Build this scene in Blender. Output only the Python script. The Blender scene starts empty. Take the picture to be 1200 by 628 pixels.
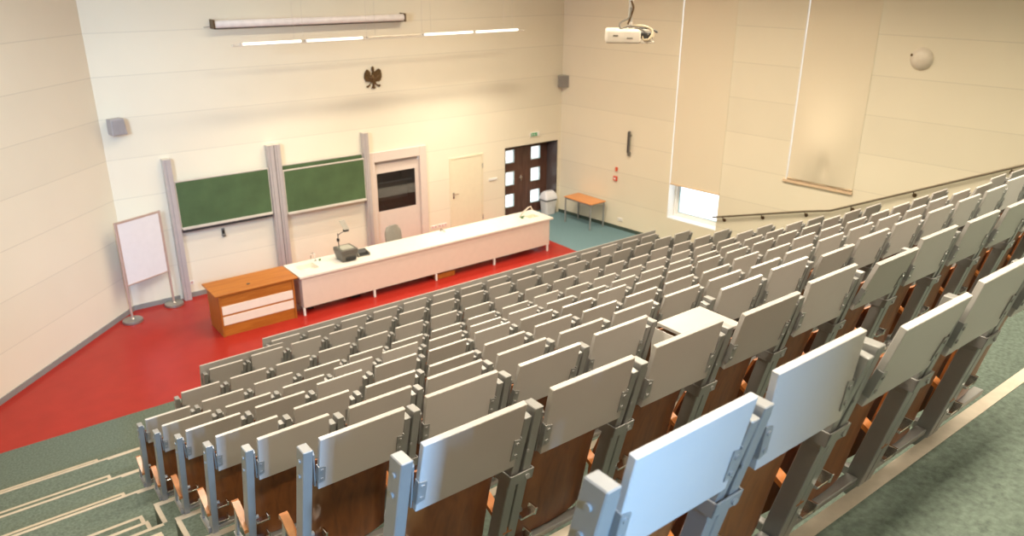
import bpy, bmesh, math, random
from mathutils import Vector, Matrix
random.seed(7)
C = bpy.context.scene.collection
PI = math.pi

# ------------------------------------------------------------------ helpers
class MB:
    """collects simple solids into one bmesh"""
    def __init__(self): self.bm = bmesh.new()
    def _bevel(self, faces, w, seg=1):
        es = list({e for f in faces for e in f.edges})
        bmesh.ops.bevel(self.bm, geom=es, offset=w, segments=seg, profile=.5, affect='EDGES', clamp_overlap=True)
    def hexa(self, p, bev=0, seg=1):
        v = [self.bm.verts.new(q) for q in p]
        fs = [self.bm.faces.new([v[i] for i in f]) for f in
              ((0,3,2,1),(4,5,6,7),(0,1,5,4),(1,2,6,5),(2,3,7,6),(3,0,4,7))]
        if bev: self._bevel(fs, bev, seg)
        return self
    def box(self, x0,x1,y0,y1,z0,z1, bev=0, seg=1, f=None):
        p = [(x0,y0,z0),(x1,y0,z0),(x1,y1,z0),(x0,y1,z0),(x0,y0,z1),(x1,y0,z1),(x1,y1,z1),(x0,y1,z1)]
        if f: p = [f(*q) for q in p]
        return self.hexa(p, bev, seg)
    def prism(self, pts, off, bev=0):
        a = [self.bm.verts.new(p) for p in pts]; o = Vector(off)
        b = [self.bm.verts.new(Vector(p)+o) for p in pts]
        n = len(pts); fs = [self.bm.faces.new(a[::-1]), self.bm.faces.new(b)]
        for i in range(n): fs.append(self.bm.faces.new([a[i],a[(i+1)%n],b[(i+1)%n],b[i]]))
        if bev: self._bevel(fs, bev)
        return self
    def quad(self, *p):
        self.bm.faces.new([self.bm.verts.new(q) for q in p]); return self
    def tube(self, path, r, n=10, caps=True):
        path = [Vector(p) for p in path]; rings = []
        rr = r if isinstance(r,(list,tuple)) else [r]*len(path)
        prev = None
        for i,p in enumerate(path):
            d = (path[min(i+1,len(path)-1)]-path[max(i-1,0)]).normalized()
            if prev is None:
                a = Vector((0,0,1)) if abs(d.z)<.9 else Vector((1,0,0))
                u = d.cross(a).normalized()
            else: u = (prev - d*prev.dot(d)).normalized()
            prev = u; w = d.cross(u)
            rings.append([self.bm.verts.new(p+(u*math.cos(2*PI*k/n)+w*math.sin(2*PI*k/n))*rr[i]) for k in range(n)])
        for a,b in zip(rings,rings[1:]):
            for k in range(n): self.bm.faces.new([a[k],a[(k+1)%n],b[(k+1)%n],b[k]])
        if caps:
            self.bm.faces.new(rings[0][::-1]); self.bm.faces.new(rings[-1])
        return self
    def lathe(self, prof, n=24, c=(0,0,0), M=None):
        rings=[]
        for r,z in prof:
            ring=[]
            for k in range(n):
                q=Vector((r*math.cos(2*PI*k/n), r*math.sin(2*PI*k/n), z))
                if M: q=M@q
                ring.append(self.bm.verts.new(q+Vector(c)))
            rings.append(ring)
        for a,b in zip(rings,rings[1:]):
            for k in range(n): self.bm.faces.new([a[k],a[(k+1)%n],b[(k+1)%n],b[k]])
        self.bm.faces.new(rings[0][::-1]); self.bm.faces.new(rings[-1])
        return self
    def grid(self, fn, nu, nv, th=None):
        """sheet fn(u,v)->Vector ; th = thickness vector"""
        def lay(o): return [[self.bm.verts.new(Vector(fn(i/nu,j/nv))+o) for j in range(nv+1)] for i in range(nu+1)]
        a = lay(Vector((0,0,0)))
        if th is None:
            for i in range(nu):
                for j in range(nv): self.bm.faces.new([a[i][j],a[i+1][j],a[i+1][j+1],a[i][j+1]])
            return self
        b = lay(Vector(th))
        for i in range(nu):
            for j in range(nv):
                self.bm.faces.new([a[i][j],a[i][j+1],a[i+1][j+1],a[i+1][j]])
                self.bm.faces.new([b[i][j],b[i+1][j],b[i+1][j+1],b[i][j+1]])
        for i in range(nu):
            self.bm.faces.new([a[i][0],a[i+1][0],b[i+1][0],b[i][0]])
            self.bm.faces.new([a[i+1][nv],a[i][nv],b[i][nv],b[i+1][nv]])
        for j in range(nv):
            self.bm.faces.new([a[0][j+1],a[0][j],b[0][j],b[0][j+1]])
            self.bm.faces.new([a[nu][j],a[nu][j+1],b[nu][j+1],b[nu][j]])
        return self
    def xf(self, M):
        bmesh.ops.transform(self.bm, matrix=M, verts=self.bm.verts); return self
    def build(self, name, mat, parent=None, smooth=False, loc=None):
        bmesh.ops.recalc_face_normals(self.bm, faces=self.bm.faces)
        me = bpy.data.meshes.new(name); self.bm.to_mesh(me); self.bm.free()
        if smooth:
            for p in me.polygons: p.use_smooth = True
            try: me.set_sharp_from_angle(angle=math.radians(40))
            except Exception: pass
        me.materials.append(mat)
        o = bpy.data.objects.new(name, me); C.objects.link(o)
        if parent is not None: o.parent = parent
        if loc: o.location = loc
        return o

def tag(o, label, cat, group=None):
    o['label'] = label; o['category'] = cat
    if group: o['group'] = group
    return o
def thing(name, label, cat, loc=(0,0,0), rz=0, group=None):
    o = bpy.data.objects.new(name, None); C.objects.link(o)
    o.empty_display_size = .1
    o.location = loc; o.rotation_euler = (0,0,rz)
    return tag(o, label, cat, group)
def struct(o):
    o['kind'] = 'structure'; return o

# ------------------------------------------------------------------ materials
def new_mat(name):
    m = bpy.data.materials.new(name); m.use_nodes = True
    nt = m.node_tree; return m, nt, nt.nodes['Principled BSDF']
def N(nt, t, **k):
    n = nt.nodes.new(t)
    for a,b in k.items():
        if hasattr(n,a): setattr(n,a,b)
        else: n.inputs[a].default_value = b
    return n
def mat(name, col, rough=.5, metal=0, var=.06, scale=8, bump=0, bscale=None, coat=0, spec=.5, stretch=None):
    m, nt, b = new_mat(name)
    b.inputs['Roughness'].default_value = rough; b.inputs['Metallic'].default_value = metal
    b.inputs['Specular IOR Level'].default_value = spec
    if coat: b.inputs['Coat Weight'].default_value = coat; b.inputs['Coat Roughness'].default_value = .15
    tc = N(nt,'ShaderNodeTexCoord'); mp = N(nt,'ShaderNodeMapping')
    if stretch: mp.inputs['Scale'].default_value = stretch
    nt.links.new(tc.outputs['Object'], mp.inputs['Vector'])
    nz = N(nt,'ShaderNodeTexNoise'); nz.inputs['Scale'].default_value = scale; nz.inputs['Detail'].default_value = 4
    nt.links.new(mp.outputs[0], nz.inputs['Vector'])
    cr = N(nt,'ShaderNodeValToRGB')
    lo = [max(0,c*(1-var)) for c in col]; hi = [min(1,c*(1+var)) for c in col]
    cr.color_ramp.elements[0].position = .3; cr.color_ramp.elements[1].position = .7
    cr.color_ramp.elements[0].color = (*lo,1); cr.color_ramp.elements[1].color = (*hi,1)
    nt.links.new(nz.outputs['Fac'], cr.inputs[0]); nt.links.new(cr.outputs[0], b.inputs['Base Color'])
    if bump:
        n2 = N(nt,'ShaderNodeTexNoise'); n2.inputs['Scale'].default_value = bscale or scale*6
        nt.links.new(mp.outputs[0], n2.inputs['Vector'])
        bp = N(nt,'ShaderNodeBump'); bp.inputs['Strength'].default_value = bump; bp.inputs['Distance'].default_value=.01
        nt.links.new(n2.outputs['Fac'], bp.inputs['Height']); nt.links.new(bp.outputs[0], b.inputs['Normal'])
    return m
def wall_mat(name, col, pitch, jdark=.86):
    """panelled wall: horizontal shadow-gap joints every `pitch` metres of height"""
    m, nt, b = new_mat(name); b.inputs['Roughness'].default_value = .55
    g = N(nt,'ShaderNodeNewGeometry'); s = N(nt,'ShaderNodeSeparateXYZ'); nt.links.new(g.outputs['Position'], s.inputs[0])
    d = N(nt,'ShaderNodeMath', operation='DIVIDE'); d.inputs[1].default_value = pitch; nt.links.new(s.outputs['Z'], d.inputs[0])
    ad = N(nt,'ShaderNodeMath', operation='ADD'); ad.inputs[1].default_value = .5; nt.links.new(d.outputs[0], ad.inputs[0])
    fr = N(nt,'ShaderNodeMath', operation='FRACT'); nt.links.new(ad.outputs[0], fr.inputs[0])
    sb = N(nt,'ShaderNodeMath', operation='SUBTRACT'); sb.inputs[1].default_value = .5; nt.links.new(fr.outputs[0], sb.inputs[0])
    ab = N(nt,'ShaderNodeMath', operation='ABSOLUTE'); nt.links.new(sb.outputs[0], ab.inputs[0])
    lt = N(nt,'ShaderNodeMath', operation='LESS_THAN'); lt.inputs[1].default_value = .0075/pitch; nt.links.new(ab.outputs[0], lt.inputs[0])
    fl = N(nt,'ShaderNodeMath', operation='FLOOR'); nt.links.new(d.outputs[0], fl.inputs[0])
    wn = N(nt,'ShaderNodeTexWhiteNoise', noise_dimensions='1D'); nt.links.new(fl.outputs[0], wn.inputs['W'])
    r1 = N(nt,'ShaderNodeMapRange'); r1.inputs['To Min'].default_value=.975; r1.inputs['To Max'].default_value=1.02
    nt.links.new(wn.outputs['Value'], r1.inputs['Value'])
    nz = N(nt,'ShaderNodeTexNoise'); nz.inputs['Scale'].default_value = 1.3; nt.links.new(g.outputs['Position'], nz.inputs['Vector'])
    r2 = N(nt,'ShaderNodeMapRange'); r2.inputs['To Min'].default_value=.97; r2.inputs['To Max'].default_value=1.03
    nt.links.new(nz.outputs['Fac'], r2.inputs['Value'])
    mu = N(nt,'ShaderNodeMath', operation='MULTIPLY'); nt.links.new(r1.outputs[0], mu.inputs[0]); nt.links.new(r2.outputs[0], mu.inputs[1])
    vm = N(nt,'ShaderNodeVectorMath', operation='SCALE'); vm.inputs[0].default_value = col; nt.links.new(mu.outputs[0], vm.inputs['Scale'])
    mx = N(nt,'ShaderNodeMix', data_type='RGBA'); nt.links.new(lt.outputs[0], mx.inputs['Factor'])
    nt.links.new(vm.outputs[0], mx.inputs[6]); mx.inputs[7].default_value = (*[c*jdark for c in col],1)
    nt.links.new(mx.outputs[2], b.inputs['Base Color'])
    return m
def wood(name, c1, c2, rough=.4, axis='x', scale=6, coat=0):
    m, nt, b = new_mat(name); b.inputs['Roughness'].default_value = rough
    if coat: b.inputs['Coat Weight'].default_value = coat; b.inputs['Coat Roughness'].default_value=.2
    tc = N(nt,'ShaderNodeTexCoord'); mp = N(nt,'ShaderNodeMapping')
    mp.inputs['Scale'].default_value = {'x':(.35,5,5),'y':(5,.35,5),'z':(5,5,.35)}[axis]
    nt.links.new(tc.outputs['Object'], mp.inputs[0])
    nz = N(nt,'ShaderNodeTexNoise'); nz.inputs['Scale'].default_value=scale; nz.inputs['Detail'].default_value=6; nz.inputs['Distortion'].default_value=.6
    nt.links.new(mp.outputs[0], nz.inputs['Vector'])
    cr = N(nt,'ShaderNodeValToRGB'); cr.color_ramp.elements[0].position=.35; cr.color_ramp.elements[1].position=.68
    cr.color_ramp.elements[0].color=(*c1,1); cr.color_ramp.elements[1].color=(*c2,1)
    nt.links.new(nz.outputs['Fac'], cr.inputs[0]); nt.links.new(cr.outputs[0], b.inputs['Base Color'])
    return m
def emis(name, col, s):
    m = bpy.data.materials.new(name); m.use_nodes = True; nt = m.node_tree; nt.nodes.clear()
    e = N(nt,'ShaderNodeEmission'); e.inputs[0].default_value=(*col,1); e.inputs[1].default_value=s
    o = N(nt,'ShaderNodeOutputMaterial'); nt.links.new(e.outputs[0], o.inputs[0]); return m
def glass_mat(name, tint=(1,1,1), refl=.06, rough=.02):
    m = bpy.data.materials.new(name); m.use_nodes = True; nt = m.node_tree; nt.nodes.clear()
    t = N(nt,'ShaderNodeBsdfTransparent'); t.inputs[0].default_value=(*tint,1)
    g = N(nt,'ShaderNodeBsdfGlossy'); g.inputs['Roughness'].default_value=rough
    mx = N(nt,'ShaderNodeMixShader'); mx.inputs[0].default_value=refl
    o = N(nt,'ShaderNodeOutputMaterial')
    nt.links.new(t.outputs[0], mx.inputs[1]); nt.links.new(g.outputs[0], mx.inputs[2]); nt.links.new(mx.outputs[0], o.inputs[0]); return m

WALL = (.77,.70,.55)
m_wall = wall_mat('wall_panels', WALL, .767)
m_plain = mat('cream_paint', WALL, .55, var=.02)
m_ceil = mat('ceiling_white', (.75,.72,.66), .8, var=.02)
m_red = mat('red_linoleum', (.33,.022,.014), .27, var=.06, scale=3, spec=.2)
m_green = mat('green_carpet', (.120,.152,.128), .95, var=.25, scale=38, bump=.3, bscale=260, spec=.1)
m_teal = mat('teal_carpet', (.145,.235,.26), .95, var=.22, scale=45, bump=.3, bscale=260, spec=.1)
m_nose = mat('beige_nosing', (.47,.41,.33), .6, var=.08, scale=14)
m_skirt = mat('grey_skirting', (.24,.23,.21), .5)
m_skirtg = mat('dark_green_skirting', (.05,.075,.06), .6)
m_tab = mat('grey_laminate', (.45,.43,.41), .33, var=.03, scale=3, bump=.03, bscale=400)
m_alu = mat('silver_paint', (.34,.34,.335), .36, metal=.45, var=.03)
m_steel = mat('polished_steel', (.72,.71,.69), .18, metal=1, var=.03)
m_bolt = mat('zinc_bolt', (.75,.76,.78), .2, metal=.9)
m_ply = wood('brown_plywood', (.16,.048,.010), (.265,.085,.018), .42, 'z', 4)
m_arm = wood('varnished_beech', (.31,.10,.022), (.41,.145,.036), .32, 'y', 5, coat=.2)
m_desk = wood('cherry_veneer', (.36,.112,.015), (.46,.165,.026), .4, 'x', 5)
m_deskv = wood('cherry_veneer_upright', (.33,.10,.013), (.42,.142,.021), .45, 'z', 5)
m_cream = mat('cream_laminate', (.78,.70,.62), .4, var=.02)
m_top = mat('white_worktop', (.74,.69,.61), .22, var=.02)
m_front = mat('pale_panel', (.66,.555,.48), .4, var=.02)
m_sink = mat('cream_ceramic', (.78,.71,.57), .25, var=.02)
m_wht = mat('white_plastic', (.80,.78,.75), .4, var=.02)
m_whiteboard = mat('whiteboard_face', (.72,.68,.67), .18, var=.02)
m_board = mat('green_chalkboard', (.062,.108,.042), .5, var=.16, scale=2.2)
m_rail = mat('lilac_grey_aluminium', (.52,.47,.45), .4, metal=.3, var=.03)
m_alurim = mat('pale_aluminium', (.66,.60,.52), .35, metal=.3, var=.03)
m_dark = mat('dark_grey_plastic', (.035,.035,.035), .4)
m_black = mat('black_plastic', (.012,.012,.012), .4)
m_grey = mat('grey_plastic', (.20,.185,.16), .4)
m_bronze = mat('dark_bronze', (.13,.075,.03), .45, metal=.5, var=.25, scale=30)
m_doorw = wood('dark_walnut', (.085,.038,.026), (.15,.072,.05), .35, 'z', 5)
m_door = mat('cream_door', (.74,.66,.48), .45, var=.02)
m_frame = mat('white_frame', (.80,.79,.77), .4, var=.02)
m_glass = glass_mat('window_glass')
m_fglass = glass_mat('fume_glass', (.62,.62,.64), .08)
m_redp = mat('red_plastic', (.65,.07,.03), .4)
m_greens = mat('exit_green', (.02,.36,.12), .4)
m_chair = mat('grey_upholstery', (.26,.24,.20), .8, var=.08, scale=40)
m_blind = None
def blind_mat():
    m, nt, b = new_mat('cream_blind'); b.inputs['Roughness'].default_value=.8
    b.inputs['Base Color'].default_value=(.78,.69,.53,1)
    tl = N(nt,'ShaderNodeBsdfTranslucent'); tl.inputs[0].default_value=(.6,.5,.38,1)
    mx = N(nt,'ShaderNodeMixShader'); mx.inputs[0].default_value=.03
    o = nt.nodes['Material Output']; nt.links.new(b.outputs[0], mx.inputs[1]); nt.links.new(tl.outputs[0], mx.inputs[2]); nt.links.new(mx.outputs[0], o.inputs[0])
    nz = N(nt,'ShaderNodeTexNoise'); nz.inputs['Scale'].default_value=300
    bp = N(nt,'ShaderNodeBump'); bp.inputs['Strength'].default_value=.05; nt.links.new(nz.outputs['Fac'], bp.inputs['Height']); nt.links.new(bp.outputs[0], b.inputs['Normal'])
    return m
m_blind = blind_mat()
m_tube = emis('lamp_tube_glow', (1,.93,.80), 2.5)
m_tubeoff = mat('lamp_tube_unlit', (.62,.54,.42), .3)

# ------------------------------------------------------------------ camera
q = (-14.0496, -16.0545, 6.5355); FPX = 909.84
RR = ((.78795,-.61571,.00648),(.21827,.28914,.93207),(.57576,.73301,-.36222))   # right, up, forward
cam = bpy.data.cameras.new('camera'); co = bpy.data.objects.new('camera', cam); C.objects.link(co)
co.matrix_world = Matrix(((RR[0][0],RR[1][0],-RR[2][0],q[0]),(RR[0][1],RR[1][1],-RR[2][1],q[1]),(RR[0][2],RR[1][2],-RR[2][2],q[2]),(0,0,0,1)))
cam.sensor_width = 36; cam.lens = FPX/1200*36; cam.shift_x = -8/1200; cam.clip_start=.05; cam.dof.use_dof=True; cam.dof.focus_distance=4.2; cam.dof.aperture_fstop=2.8
bpy.context.scene.camera = co
def proj(p):
    d = [p[i]-q[i] for i in range(3)]
    a = [sum(r[i]*d[i] for i in range(3)) for r in RR]
    if a[2] < .05: return (9999, 9999)
    return (608+FPX*a[0]/a[2], 314-FPX*a[1]/a[2])

# ------------------------------------------------------------------ room frame
A = .113; TA = math.tan(A)
ZC = 8.3; YB = -19.5
def wx(y): return -y*TA                       # x of right wall at y
RU = Vector((math.sin(A), -math.cos(A), 0)); RN = Vector((-math.cos(A), -math.sin(A), 0))   # along right wall, into the room
def RW(u, z, out=0): return Vector((0,0,0)) + RU*u + Vector((0,0,z)) + RN*out

def wall_grid(P, us, zs, holes):
    """P(u,z)->point ; quads of a wall, skipping holes (u0,u1,z0,z1)"""
    us = sorted(set(us+[h[0] for h in holes]+[h[1] for h in holes])); zs = sorted(set(zs+[h[2] for h in holes]+[h[3] for h in holes]))
    m = MB()
    for u0,u1 in zip(us,us[1:]):
        for z0,z1 in zip(zs,zs[1:]):
            uc,zc = (u0+u1)/2,(z0+z1)/2
            if any(h[0]<uc<h[1] and h[2]<zc<h[3] for h in holes): continue
            m.quad(P(u0,z0),P(u1,z0),P(u1,z1),P(u0,z1))
    return m
D1 = (-1.91,-.13,0,2.065)        # dark double door opening
FUM = (-5.78,-4.54,0,2.27)       # fume cupboard opening
XL = -11.32                      # front-left corner
wf = struct(wall_grid(lambda u,z: (u,0,z), [XL,0.02], [0,ZC], [D1,FUM]).build('wall_front', m_wall))
W1 = (3.68,5.085,.65,7.0); W2 = (6.70,8.14,2.25,7.0)
struct(wall_grid(lambda u,z: RW(u,z), [0,22], [-.02,ZC], [W1,W2]).build('wall_right', m_wall))
# left wall: an oblique stretch, then straight back
m = MB(); LX = -15.7
pl = [(XL,0),(LX,-(XL-LX)),(LX,YB)]
m.quad((XL,0,0),(LX,-(XL-LX),0),(LX,-(XL-LX),ZC),(XL,0,ZC))
LW=(-9.2,-6.8,4.2,7.6)
struct(m.build('wall_left', m_wall))
struct(wall_grid(lambda u,z: (LX,u,z), [YB,-(XL-LX)], [0,ZC], [LW]).build('wall_left', m_wall))
f=MB()
for (a,b,c,d) in ((LW[0],LW[0]+.07,LW[2],LW[3]),(LW[1]-.07,LW[1],LW[2],LW[3]),(LW[0],LW[1],LW[2],LW[2]+.07),(LW[0],LW[1],LW[3]-.07,LW[3])): f.box(LX-.08,LX-.01,a,b,c,d)
w4=struct(f.build('window_4', m_frame)); MB().box(LX-.05,LX-.044,LW[0],LW[1],LW[2],LW[3]).build('glass_pane',m_glass,w4)  # unseen window, added so cool daylight can reach the front-left wall
BW = (-14.7,-13.40,6.2,8.0)
struct(wall_grid(lambda u,z: (u,YB,z), [LX,wx(YB)], [0,ZC], [BW]).build('wall_back', m_plain))
struct(MB().quad((LX,.0,ZC),(LX,YB,ZC),(wx(YB),YB,ZC),(.02,0,ZC)).build('ceiling', m_ceil))

# ------------------------------------------------------------------ seat rows (measured)
X = [-12.949,-12.94,-12.905,-12.875,-12.861,-12.848,-12.842,-12.819,-12.211,-11.600,-10.365]
Y = [-14.981,-13.980,-12.949,-11.906,-10.887,-9.873,-8.882,-7.896,-6.910,-5.909,-4.940]
Z = [5.408,4.914,4.380,3.807,3.282,2.812,2.345,1.911,1.557,1.254,.920]
H = .92; LEAN = .22; S = .6
XEND = -1.40
Mz = [z-H for z in Z]; Mz[10] = 0.0
yf = [y+LEAN-.035 for y in Y]
nseat = [round((XEND-x)/S) for x in X]

# floors
struct(MB().box(LX,-1.825,-4.13,0,-.1,0).build('floor', m_red))
struct(MB().prism([(LX,-4.13,-.1),(LX,-6.6,-.1),(wx(-6.6),-6.6,-.1),(wx(-4.13),-4.13,-.1)],(0,0,.1)).build('floor', m_green))
struct(MB().prism([(-1.825,0.0,-.1),(-1.825,-4.13,-.1),(wx(-4.13),-4.13,-.1),(0,0,-.1)],(0,0,.1)).build('floor', m_teal))
struct(MB().box(-1.95,-.1,0,1.2,-.1,0).build('floor', m_teal))
XS = -12.96
levels = Mz[:10]
rise_top = 4.975
tiers = MB(); noses = []
def slab(poly_x0, poly_x1, y0, y1, z0, z1, right_wall=False):
    p = [(poly_x0,y0,z0),(poly_x1 if not right_wall else wx(y0),y0,z0),(poly_x1 if not right_wall else wx(y1),y1,z0),(poly_x0,y1,z0)]
    tiers.prism(p,(0,0,z1-z0))
nose_n = 0
def nose(*boxes):
    global nose_n
    m = MB()
    for b in boxes: m.box(*b)
    nose_n += 1
    struct(m.build('trim_%d'%nose_n, m_nose))
for n in range(9,-1,-1):
    z0, z1 = Mz[n+1], Mz[n]
    yb = YB
    slab(XS, 0, yb, yf[n], z0-.02, z1, True)
    nr = 2 if n >= 7 else 3
    yA = yf[n] if n >= 7 else yf[n]-.36
    slab(LX, XS, yb, yA, z0-.02, z1)
    r = (z1-z0)/nr
    xs_l = max(LX, -15.7)
    bx = [(XS, XEND+.1, yf[n]-.06, yf[n]+.004, z1-.012, z1+.003)]
    if yA < yf[n]: bx.append((XS-.003, XS+.04, yA, yf[n]-.06, z1-.012, z1+.003))
    bx.append((LX, XS, yA-.036, yA+.004, z1-.012, z1+.003))
    for k in range(1,nr):
        yk = yA + .33*(nr-k); zk = z0+r*k
        xr = XS-.08
        slab(LX, xr, yA-.01, yk, z0-.02, zk)
        bx.append((LX, xr, yk-.036, yk+.004, zk-.012, zk+.003))
        bx.append((xr-.036, xr+.003, yk-.33, yk-.036, zk-.012, zk+.003))
        # the same half steps in the right hand aisle
        slab(XEND+.25, 0, yf[n]-.01, yf[n]+.3*(nr-k), z0-.02, zk, True)
    nose(*bx)
slab(LX, 0, YB, -15.85, Mz[0]-.02, rise_top, True)
struct(tiers.build('floor', m_green))

# skirtings
struct(MB().box(XL,-10.42,-.018,0,0,.1).box(-10.2,-8.3,-.018,0,0,.1).box(-7.98,-6.1,-.018,0,0,.1).box(-4.36,-1.95,-.018,0,0,.1).build('baseboard_front', m_skirt))
d45 = Vector((-1,-1,0)).normalized(); n45 = Vector((1,-1,0)).normalized()
m = MB(); a = Vector((XL,0,0)); b = a+d45*6.1
m.prism([a,b,b+n45*.018,a+n45*.018],(0,0,.1)); struct(m.build('baseboard_left', m_skirt))
m = MB(); m.prism([RW(0,0),RW(4.7,0),RW(4.7,0,.018),RW(0,0,.018)],(0,0,.09)); struct(m.build('baseboard_right', m_skirtg))

# ------------------------------------------------------------------ dark double door in its recess
door = bpy.data.objects.new('door_1', None); C.objects.link(door); struct(door); door.location=(-1.02,.42,0)
YD = .42
def local(mb, o): return mb.xf(Matrix.Translation(-Vector(o.location)))
jm = MB().box(-1.93,-1.91,0,YD+.1,0,2.085).box(-.13,-.11,0,YD+.1,0,2.085).box(-1.91,-.13,0,YD+.1,2.065,2.085)
local(jm,door).build('door_jamb', mat('door_jamb_dark',(.11,.085,.08),.3), door)
mid = -1.16
wins_l = [(-2.03+.18,-1.53)]; 
zs = [(.285,.665),(.91,1.30),(1.53,1.905)]
def leaf(x0,x1,wx0,wx1,nm,hand):
    m = MB(); cuts = [(wx0,wx1,a,b) for a,b in zs]
    us = sorted({x0,x1,wx0,wx1}); zz = sorted({0.01,2.06,*[v for p in zs for v in p]})
    for u0,u1 in zip(us,us[1:]):
        for z0,z1 in zip(zz,zz[1:]):
            if any(c[0]<(u0+u1)/2<c[1] and c[2]<(z0+z1)/2<c[3] for c in cuts): continue
            m.box(u0,u1,YD,YD+.045,z0,z1)
    bmesh.ops.remove_doubles(m.bm, verts=m.bm.verts, dist=1e-4)
    lf = local(m,door).build('door_leaf', m_doorw, door)
    for a,b in zs:
        r = MB()
        t=.018
        r.box(wx0,wx1,YD-.008,YD+.05,a,a+t).box(wx0,wx1,YD-.008,YD+.05,b-t,b).box(wx0,wx0+t,YD-.008,YD+.05,a,b).box(wx1-t,wx1,YD-.008,YD+.05,a,b)
        local(r,door).build('glazing_frame', mat('pale_glazing_bead',(.5,.62,.64),.3), lf)
        local(MB().box(wx0+t,wx1-t,YD+.02,YD+.026,a+t,b-t),door).build('glass_pane', m_glass, lf)
    return lf
l1 = leaf(-1.91,-1.005,-1.63,-1.295,'l',1)
l2 = leaf(-1.0,-.13,-.725,-.38,'r',0)
hd = MB().box(-1.075,-1.04,YD-.012,YD,.98,1.15,.004).tube([(-1.057,YD-.01,1.1),(-1.057,YD-.055,1.1),(-1.17,YD-.055,1.1)],.011,8)
local(hd,door).build('door_handle', m_steel, l1, True)
# bright lobby behind the door
lob = MB().box(-3.6,1.4,2.6,2.7,-.1,3.2); struct(lob.build('wall_lobby', m_frame))

# cream single door flush in the front wall
d2 = bpy.data.objects.new('door_2', None); C.objects.link(d2); struct(d2); d2.location=(-3.165,0,0)
fr = MB().box(-3.68,-3.63,-.025,.0,0,2.06,.004).box(-2.70,-2.65,-.025,0,0,2.06,.004).box(-3.63,-2.70,-.025,0,2.01,2.06,.004)
local(fr,d2).build('door_frame', m_door, d2)
lf = local(MB().box(-3.625,-2.705,-.018,0,.01,2.005,.003),d2).build('door_leaf', m_door, d2)
hd = MB().box(-3.60,-3.555,-.026,-.018,1.0,1.16,.003).tube([(-3.58,-.02,1.12),(-3.58,-.065,1.12),(-3.46,-.065,1.12)],.011,8)
local(hd,d2).build('door_handle', m_steel, lf, True)
local(MB().box(-3.585,-3.57,-.03,-.026,1.02,1.05).box(-3.585,-3.57,-.03,-.026,1.10,1.14),d2).build('keyhole', m_black, lf)
hg = MB().tube([(-2.675,-.03,1.68),(-2.675,-.03,1.80)],.012,8).tube([(-2.675,-.03,.3),(-2.675,-.03,.42)],.012,8)
local(hg,d2).build('door_hinge', m_alu, d2, True)

# ------------------------------------------------------------------ fume cupboard built into the wall
ft = thing('fume_cupboard','white built-in fume cupboard with dark glass sash between chalkboards and cream door','fume cupboard',(-5.16,0,0))
def put(mb, root, name, m, smooth=False, parent=None):
    return mb.xf(Matrix.Translation(-Vector(root.location))).build(name, m, parent or root, smooth)
put(MB().box(-5.90,-5.77,-.06,.04,0,2.49,.006).box(-4.55,-4.36,-.06,.04,0,2.49,.006).box(-5.77,-4.55,-.06,.04,2.26,2.49,.006), ft,'surround',m_front)
sash = MB().box(-5.77,-5.69,.03,.07,.0,2.17).box(-4.65,-4.55,.03,.07,.0,2.17).box(-5.69,-4.65,.03,.07,1.955,2.17).box(-5.69,-4.65,.03,.07,.0,1.02)
so = put(sash, ft,'sash',m_front)
put(MB().box(-5.69,-4.65,.045,.051,1.02,1.955), ft,'glass_pane',m_fglass, parent=so)
cab = MB().quad((-5.78,.9,0),(-4.54,.9,0),(-4.54,.9,2.27),(-5.78,.9,2.27)).quad((-5.78,.07,0),(-5.78,.9,0),(-5.78,.9,2.27),(-5.78,.07,2.27)).quad((-4.54,.07,0),(-4.54,.9,0),(-4.54,.9,2.27),(-4.54,.07,2.27)).quad((-5.78,.07,2.27),(-4.54,.07,2.27),(-4.54,.9,2.27),(-5.78,.9,2.27)).quad((-5.78,.07,.9),(-4.54,.07,.9),(-4.54,.9,.9),(-5.78,.9,.9))
put(MB().box(-5.77,-4.55,.075,.085,2.05,2.27), ft,'head_panel',mat('fume_head',(.42,.33,.27),.5))
put(cab, ft,'chamber',mat('fume_chamber',(.075,.062,.054),.6))
put(MB().box(-5.77,-4.56,.6,.64,1.10,1.52), ft,'baffle_panel',mat('grey_baffle',(.30,.26,.20),.5))
put(MB().tube([(-5.75,.35,1.62),(-4.57,.35,1.62)],.02,8), ft,'light_bar',m_alu,True)

# ------------------------------------------------------------------ chalkboards
def rail_post(x0,x1,z0,z1,label,grp='chalkboard guide posts'):
    t = thing('board_post',label,'board post',((x0+x1)/2,0,z0))
    w = (x1-x0)
    p = MB().box(x0,x0+w*.3,-.155,-.005,z0,z1,.004).box(x0+w*.36,x1,-.16,-.005,z0,z1,.004).box(x0+w*.28,x0+w*.4,-.145,-.01,z0,z1)
    put(p,t,'channel',m_rail)
    put(MB().box(x0-.005,x1+.005,-.165,-.003,z1,z1+.012,.003),t,'end_cap',m_alurim)
    c = MB(); 
    for yy in (-.06,-.1): c.tube([(x0+w*.5,yy-.03,z1-.07),(x0+w*.5+.02,yy-.03,z1-.07)],.03,12)
    put(c,t,'pulley',m_dark,True)
    return t
rail_post(-10.37,-10.225,0,2.97,'tall lilac-grey chalkboard post beside the mobile whiteboard')
rail_post(-8.29,-8.155,0,2.985,'left of the two chalkboard posts standing together between the green boards')
rail_post(-8.14,-8.01,0,2.985,'right of the two chalkboard posts standing together between the green boards')
rail_post(-6.06,-5.94,0,2.985,'tall grey chalkboard post next to the white fume cupboard')
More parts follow.
